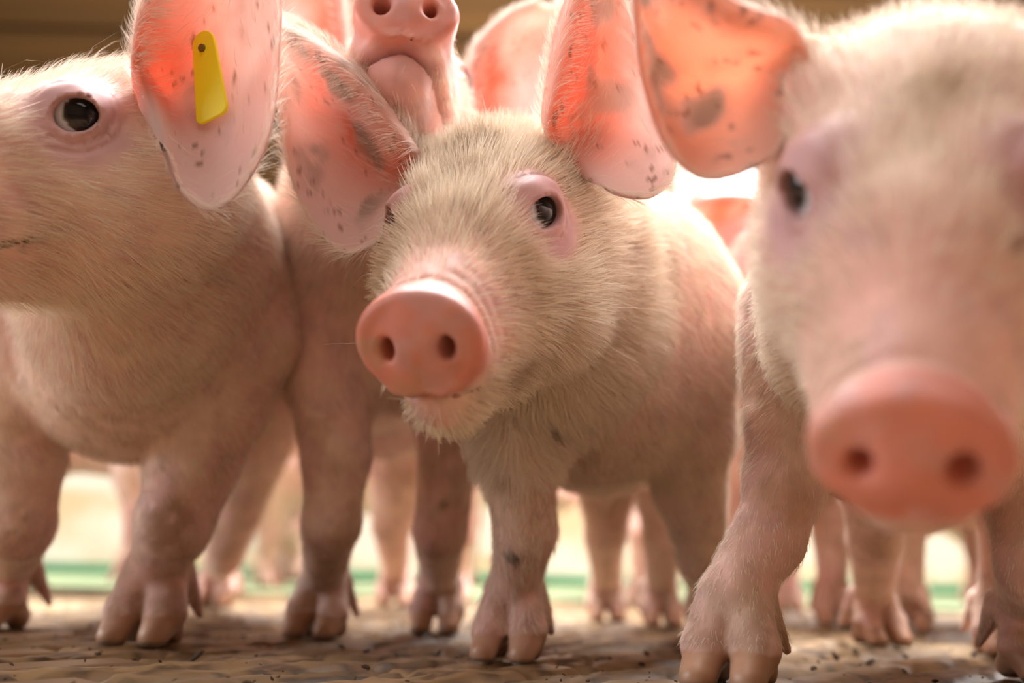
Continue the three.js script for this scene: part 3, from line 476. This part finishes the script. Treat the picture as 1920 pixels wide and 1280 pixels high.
// ---- the piglet on the left with the yellow tag
{
  const pig = { prims: [], feet: [], head: headTurn(-33, 6, -4, camPt(138, 215, 0.478), V(0.0395, 0.002, 0.0065)) };
  const hb = V(0, -0.022, -0.06).applyMatrix4(pig.head), throat = V(0, -0.055, -0.045).applyMatrix4(pig.head);
  chain(pig.prims, [[hb, 0.05], J(310, 480, 0.63, 0.062), J(345, 520, 0.72, 0.081), J(365, 540, 0.85, 0.085), J(375, 570, 0.98, 0.08), J(385, 610, 1.05, 0.068)], 0.03);
  chain(pig.prims, [[throat, 0.04], J(240, 580, 0.61, 0.052), J(255, 660, 0.68, 0.068), J(280, 675, 0.82, 0.076), J(330, 660, 0.98, 0.07)], 0.03);
  leg(pig, [J(415, 640, 0.68, 0.055), J(400, 760, 0.67, 0.036), J(362, 870, 0.66, 0.029), J(325, 985, 0.65, 0.0245), J(295, 1095, 0.645, 0.0225)], ground(272, 1208), V(-0.1, 0, 1), 1.1, 1.08);
  leg(pig, [J(60, 600, 0.68, 0.05), J(35, 740, 0.68, 0.036), J(40, 860, 0.675, 0.028), J(32, 980, 0.67, 0.0245), J(15, 1080, 0.67, 0.0225)], ground(-12, 1180), V(-0.35, 0, 1), 1.1, 1.08);
  leg(pig, [J(490, 700, 0.96, 0.05), J(480, 820, 0.97, 0.036), J(448, 950, 1.0, 0.026), J(420, 1040, 1.03, 0.019), J(412, 1080, 1.03, 0.018)], ground(402, 1138), V(-0.1, 0, 1), 1.0);
  leg(pig, [J(320, 700, 0.98, 0.05), J(320, 820, 0.99, 0.034), J(320, 950, 1.03, 0.024), J(310, 1050, 1.05, 0.019)], ground(300, 1128), toward, 1.0);
  const base = ground(260, 1190);
  const root = buildPig({ name: 'piglet', label: 'piglet on the left with a yellow ear tag, face half out of frame', pig, base, cell: 0.0027, back: V(0.2, 0, -1).normalize(), hair: { count: 85000, len: 0.0105, head: 1.6 },
    dirt: [[312, 985, 0.024, [0.30, 0.16, 0.07], 0.6, 100], [232, 1150, 0.018, [0.32, 0.18, 0.09], 0.6, 110], [310, 1150, 0.016, [0.32, 0.18, 0.09], 0.5, 120], [15, 985, 0.02, [0.32, 0.19, 0.1], 0.5, 110]] });
  const e = ear(root, base, pxEar([[[250, 110, 0.488], [300, 262, 0.477], 0.003], [[250, 66, 0.488], [338, 360, 0.468], 0.017], [[252, 25, 0.488], [396, 394, 0.462], 0.021], [[258, -8, 0.489], [456, 350, 0.462], 0.024], [[272, -42, 0.492], [503, 258, 0.464], 0.025], [[312, -95, 0.498], [524, 110, 0.472], 0.02], [[380, -140, 0.505], [524, -30, 0.482], 0.012], [[430, -150, 0.51], [490, -110, 0.495], 0.004]], pig.head, 1, at(262, 190, 0.512)), camBack, { seed: 5, hair: 4200, hairLen: 0.01, blot: 0.35, label: 'ear with an orange backlit glow partly painted in, seen from inside' });
  // mirrored ear out of the frame
  const mir = [[V(-0.05, 0.02, -0.05), V(-0.056, -0.02, -0.07), 0.012], [V(-0.085, 0.01, -0.05), V(-0.092, -0.06, -0.075), 0.02], [V(-0.11, -0.01, -0.055), V(-0.112, -0.065, -0.08), 0.014], [V(-0.122, -0.04, -0.06), V(-0.12, -0.06, -0.07), 0.005]].map(([a, b, c]) => [a.applyMatrix4(pig.head), b.applyMatrix4(pig.head), c]);
  ear(root, base, [rootStation(mir[0], V(-0.04, 0.018, -0.056).applyMatrix4(pig.head)), ...mir], camBack, { seed: 6 });
  // the yellow plastic tag
  const s = new THREE.Shape(); s.moveTo(-0.0082, -0.0185); s.quadraticCurveTo(-0.0085, -0.0222, -0.005, -0.0221); s.lineTo(0.0058, -0.0213); s.quadraticCurveTo(0.0092, -0.0208, 0.0089, -0.017); s.lineTo(0.0058, 0.014); s.bezierCurveTo(0.0052, 0.0225, -0.0062, 0.0225, -0.0064, 0.014); s.closePath();
  const tg = new THREE.ExtrudeGeometry(s, { depth: 0.0011, bevelEnabled: true, bevelThickness: 0.0005, bevelSize: 0.0005, bevelSegments: 2, curveSegments: 16 });
  let tagDepth = 0.48, best = 1e9; for (let i = 0; i <= e.NU; i++) for (let j = 0; j <= e.NV; j++) for (const [x, y] of [[391, 139]]) { const c = e.G(i, j).clone().applyMatrix4(camera.matrixWorldInverse), dd = Math.hypot(960 + FOCAL * c.x / -c.z - x, 640 - FOCAL * c.y / -c.z - y); if (dd < best) { best = dd; tagDepth = -c.z; } }
  const tag = part('ear_tag', tg, SK.tag, root); tag.position.copy(at(391, 139, tagDepth - 0.010)).sub(base); tag.quaternion.copy(camera.quaternion); tag.scale.set(1.05, 1.12, 1); tag.rotateZ(rad(14)); tag.rotateY(rad(-22)); tag.rotateX(rad(-13)); tag.userData = { label: 'yellow plastic ear tag with rounded top' };
  const stud = part('stud', new THREE.CylinderGeometry(0.0017, 0.002, 0.0012, 18).rotateX(Math.PI / 2).translate(-0.001, 0.0125, 0.0021), SK.tagStud, tag);
}
// ---- the piglet behind, lifting its snout over the others
{
  const pig = { prims: [], feet: [], mouth: true, head: headPose([0.987, -0.1, -0.12], [0.04, 0.897, -0.44], [0.155, 0.432, 0.888], [-0.0715, 0.169, -0.645]) };
  const hb = V(0, -0.022, -0.06).applyMatrix4(pig.head), throat = V(0, -0.055, -0.045).applyMatrix4(pig.head);
  chain(pig.prims, [[hb, 0.05], J(725, 330, 0.74, 0.058), J(705, 470, 0.80, 0.072), J(730, 540, 0.95, 0.082), J(760, 600, 1.1, 0.078), J(765, 640, 1.18, 0.066)], 0.03);
  chain(pig.prims, [[throat, 0.04], J(700, 430, 0.71, 0.058), J(690, 600, 0.75, 0.066), J(725, 690, 0.9, 0.074), J(745, 700, 1.08, 0.066)], 0.03);
  leg(pig, [J(632, 560, 0.74, 0.05), J(620, 720, 0.71, 0.032), J(630, 860, 0.69, 0.023), J(622, 980, 0.68, 0.0195), J(612, 1090, 0.675, 0.0192)], ground(595, 1196), V(-0.2, 0, 1), 0.98);
  leg(pig, [J(800, 600, 0.76, 0.05), J(840, 760, 0.755, 0.028), J(840, 880, 0.75, 0.0212), J(825, 1000, 0.745, 0.019), J(820, 1090, 0.742, 0.0188)], ground(817, 1186), V(-0.02, 0, 1), 0.95);
  leg(pig, [J(770, 760, 1.08, 0.05), J(755, 870, 1.08, 0.034), J(735, 980, 1.12, 0.022), J(725, 1060, 1.13, 0.0175)], ground(738, 1138), V(0.1, 0, 1), 1.0);
  leg(pig, [J(840, 780, 1.12, 0.046), J(850, 890, 1.12, 0.03), J(858, 1000, 1.15, 0.02), J(850, 1060, 1.15, 0.0175)], ground(850, 1132), toward, 1.0);
  const base = ground(710, 1185);
  const root = buildPig({ name: 'piglet', label: 'piglet behind the middle one lifting a wet pink snout high', pig, base, cell: 0.0024, back: V(0.1, 0, -1).normalize(), hair: { count: 45000, len: 0.011, head: 2.6 }, dirt: [[562, 1180, 0.016, [0.2, 0.11, 0.06], 0.8, 90], [832, 945, 0.006, [0.3, 0.2, 0.12], 0.7, 60]] });
  ear(root, base, pxEar([[[878, 240, 0.675], [1000, 290, 0.69], 0.012], [[872, 140, 0.68], [1018, 195, 0.70], 0.022], [[893, 74, 0.69], [1040, 115, 0.705], 0.02], [[945, 28, 0.70], [1062, 48, 0.71], 0.012], [[1005, 6, 0.705], [1048, 10, 0.71], 0.003]], pig.head, 1), camBack, { seed: 11, hair: 2500, blot: 0.25, speck: 0.3 });
  ear(root, base, pxEar([[[655, 110, 0.675], [575, 190, 0.69], 0.012], [[652, 30, 0.68], [520, 110, 0.70], 0.022], [[640, -50, 0.69], [490, 20, 0.705], 0.02], [[600, -110, 0.70], [500, -70, 0.71], 0.01], [[560, -130, 0.705], [525, -115, 0.71], 0.003]], pig.head, -1), camBack, { seed: 12, hair: 2500, blot: 0.2, speck: 0.2 });
}
// ---- the piglet on the right, close to the lens
{
  const pig = { prims: [], feet: [], head: headPose([0.9300, -0.0450, 0.3650], [-0.1936, 0.8034, 0.5635], [-0.3193, -0.5923, 0.7387], [0.1375, 0.0515, -0.3349]) };
  const hb = V(0, -0.022, -0.06).applyMatrix4(pig.head), throat = V(0, -0.055, -0.045).applyMatrix4(pig.head);
  chain(pig.prims, [[hb, 0.05], J(1700, 480, 0.46, 0.056), J(1740, 540, 0.57, 0.078), J(1720, 570, 0.66, 0.084), J(1740, 600, 0.74, 0.076), J(1750, 640, 0.77, 0.062)], 0.03);
  chain(pig.prims, [[throat, 0.04], J(1680, 620, 0.47, 0.05), J(1670, 700, 0.54, 0.066), J(1710, 720, 0.66, 0.072), J(1750, 690, 0.76, 0.064)], 0.03);
  leg(pig, [J(1555, 620, 0.54, 0.05), J(1492, 790, 0.53, 0.025), J(1472, 900, 0.525, 0.0205), J(1440, 1010, 0.52, 0.0185)], ground(1374, 1288), V(-0.5, 0, 1), 1.02);
  leg(pig, [J(1860, 660, 0.55, 0.05), J(1900, 800, 0.55, 0.032), J(1925, 930, 0.55, 0.023), J(1940, 1060, 0.53, 0.0195), J(1945, 1160, 0.52, 0.019)], ground(1945, 1275), V(0.1, 0, 1), 0.95);
  leg(pig, [J(1650, 740, 0.74, 0.046), J(1640, 880, 0.745, 0.028), J(1640, 1010, 0.76, 0.0195), J(1640, 1110, 0.73, 0.0175)], ground(1648, 1210), V(0.2, 0, 1), 0.9);
  leg(pig, [J(1850, 740, 0.73, 0.046), J(1885, 880, 0.73, 0.028), J(1890, 1020, 0.74, 0.0195), J(1885, 1120, 0.70, 0.0175)], ground(1880, 1228), V(-0.1, 0, 1), 0.9);
  const base = ground(1650, 1255);
  const root = buildPig({ name: 'piglet', label: 'blurred piglet close to the camera on the right, large snout', pig, base, cell: 0.0027, back: V(0.1, 0, -1).normalize(), hair: { count: 60000, len: 0.010, head: 1.2 },
    dirt: [[1755, 170, 0.013, [0.5, 0.36, 0.22], 0.6, 70], [1898, 458, 0.006, [0.26, 0.15, 0.08], 0.9, 30], [1470, 930, 0.02, [0.45, 0.28, 0.15], 0.45, 110]] });
  ear(root, base, pxEar([[[1478, 30, 0.375], [1450, 290, 0.37], 0.01], [[1390, -10, 0.365], [1330, 338, 0.375], 0.03], [[1310, -60, 0.365], [1248, 275, 0.385], 0.034], [[1250, -105, 0.375], [1203, 140, 0.395], 0.024], [[1215, -130, 0.39], [1190, 20, 0.405], 0.012], [[1200, -140, 0.40], [1190, -70, 0.408], 0.004]], pig.head, -1), camBack, { seed: 15, hair: 2000, blot: 0.8, paint: (c, p, u, v) => mix3(c, [0.86, 0.46, 0.29], 0.6 * sstep(0.12, 0.25, v) * sstep(0.62, 0.8, c[0])), label: 'translucent ear with painted orange glow and grey smudges' });  // paint puts the orange of the backlight into this ear's colour
  const mir = [[V(0.05, 0.045, -0.05), V(0.062, 0.0, -0.07), 0.012], [V(0.075, 0.085, -0.05), V(0.115, 0.0, -0.075), 0.025], [V(0.09, 0.115, -0.055), V(0.14, 0.04, -0.085), 0.02], [V(0.105, 0.13, -0.06), V(0.125, 0.11, -0.08), 0.006]].map(([a, b, c]) => [a.applyMatrix4(pig.head), b.applyMatrix4(pig.head), c]);
  ear(root, base, [rootStation(mir[0], V(0.04, 0.018, -0.056).applyMatrix4(pig.head)), ...mir], camBack, { seed: 16 });
}
// ---- the piglets standing further back: whole animals, facing +z in their own space
function standing(o = {}) {
  const pig = { prims: [], feet: [], head: new THREE.Matrix4().makeRotationFromEuler(new THREE.Euler(rad(o.pitch ?? 18), rad(o.yaw ?? 0), 0, 'YXZ')).setPosition(...(o.at ?? [0, 0.245, 0.17])) };
  const hb = V(0, -0.022, -0.06).applyMatrix4(pig.head), th = V(0, -0.055, -0.045).applyMatrix4(pig.head);
  chain(pig.prims, [[hb, 0.05], [V(0, 0.23, 0.04), 0.066], [V(0, 0.222, -0.06), 0.08], [V(0, 0.225, -0.19), 0.08], [V(0, 0.215, -0.29), 0.07]], 0.03);
  const u = o.lean ?? 0; chain(pig.prims, [[th, 0.044], [V(0, 0.18 + u, 0.03), 0.058], [V(0, 0.185 + u, -0.06), 0.066], [V(0, 0.188 + u, -0.18), 0.07], [V(0, 0.2 + u, -0.27), 0.06]], 0.03);
  for (const q of [-1, 1]) {
    const w = q * (o.step ?? 0);
    leg(pig, [[V(q * 0.045, 0.2, 0.0), 0.05], [V(q * 0.05, 0.135, 0.005 + w), 0.03], [V(q * 0.048, 0.09, 0.01 + w), 0.0195], [V(q * 0.047, 0.05, 0.008 + w), 0.0175]], V(q * 0.046, 0, 0.012 + w), toward, 0.92);
    leg(pig, [[V(q * 0.045, 0.2, -0.26), 0.055], [V(q * 0.05, 0.145, -0.25 - w), 0.036], [V(q * 0.05, 0.1, -0.3 - w), 0.021], [V(q * 0.048, 0.05, -0.285 - w), 0.0175]], V(q * 0.047, 0, -0.275 - w), toward, 0.92);
  }
  const tail = []; for (let k = 0; k <= 8; k++) tail.push([V(0.012 * Math.sin(k * 1.1), 0.25 - k * 0.004 + 0.01 * Math.cos(k * 1.1), -0.355 - k * 0.006), 0.007 - k * 0.0005]); chain(pig.prims, tail, 0.008);
  return pig;
}
function farPiglet(label, o) {
  const pig = standing(o), root = buildPig({ name: 'piglet', label, pig, base: V(0, 0, 0), cell: 0.0042, back: V(0, 0, -1) });
  for (const q of o.oneEar ? [1] : [-1, 1]) {
    const w = o.droop ?? 0, st = [[V(q * 0.045, 0.045 - w * 0.3, -0.045), V(q * 0.06, 0.0 - w * 0.3, -0.072), 0.01], [V(q * 0.075, 0.085 - w, -0.04), V(q * 0.115, 0.005 - w, -0.07), 0.022], [V(q * (0.09 + w * 0.3), 0.112 - w * 1.4, -0.045), V(q * 0.138, 0.045 - w * 1.2, -0.07), 0.016], [V(q * (0.108 + w * 0.5), 0.125 - w * 1.7, -0.05), V(q * (0.122 + w * 0.3), 0.112 - w * 1.8, -0.06), 0.004]].map(([a, b, c]) => [a.applyMatrix4(pig.head), b.applyMatrix4(pig.head), c]);
    ear(root, V(0, 0, 0), [rootStation(st[0], V(0.04 * q, 0.018, -0.056).applyMatrix4(pig.head)), ...st], V(0, 0, -1), { seed: 20 + q, nu: 26, nv: 20, blot: 0.3 });
  }
  return root;
}
const peeking = farPiglet('piglet squeezed between the middle and right ones, pink ear and dark side showing', { yaw: 50, pitch: 6, at: [-0.012, 0.392, 0.11], droop: 0.055, oneEar: true }), farA = farPiglet('piglet hidden behind the right one, two dark legs below its snout', { yaw: -12, pitch: 14 }), farB = farPiglet('piglet standing sideways far left, pale belly over the cream wall', { yaw: 20, step: 0.03, lean: 0.03 });
const place = (o, p, turn, s = 1) => { o.position.copy(p); o.rotation.y = rad(turn); o.scale.setScalar(s); };
const again = (o, label, p, turn, s) => { const c = o.clone(); c.name = numbered('piglet'); c.userData = { label, category: 'piglet' }; scene.add(c); place(c, p, turn, s); };
place(peeking, V(0.305, 0, -1.12), -6, 1.06);
{ // its near ear, hanging over the back of the middle piglet
  peeking.updateMatrixWorld(true); const inv = peeking.matrixWorld.clone().invert(), L = (a) => at(...a).applyMatrix4(inv);
  ear(peeking, V(0, 0, 0), [[[1425, 372, 0.985], [1412, 425, 0.985], 0.004], [[1395, 362, 0.97], [1385, 440, 0.97], 0.01], [[1350, 360, 0.955], [1372, 462, 0.96], 0.018], [[1310, 366, 0.95], [1358, 474, 0.955], 0.018], [[1286, 378, 0.95], [1338, 476, 0.95], 0.012], [[1282, 400, 0.95], [1310, 455, 0.95], 0.004]].map(([a, b, c]) => [L(a), L(b), c]), V(0, 0, -1), { seed: 31, nu: 36, nv: 28, blot: 0.2, speck: 0.2, label: 'pink ear hanging beside its head' });
}
place(farA, V(0.53, 0, -1.24), 160, 0.98);
place(farB, V(-0.48, 0, -1.47), 84, 1.25);
again(farB, 'far piglet seen sidelong between the left and the raised one', V(-0.37, 0, -1.80), 66, 1.08);
again(farB, 'far piglet sidelong by the wall behind the middle forelegs', V(-0.13, 0, -2.12), 86, 1.1);
again(farA, 'far piglet behind the hind legs of the middle one', V(0.235, 0, -1.79), -3, 1.05);
again(farB, 'far piglet seen in the gap under the snout of the right one', V(0.72, 0, -1.86), -60, 1.15);

renderer.render(scene, camera);
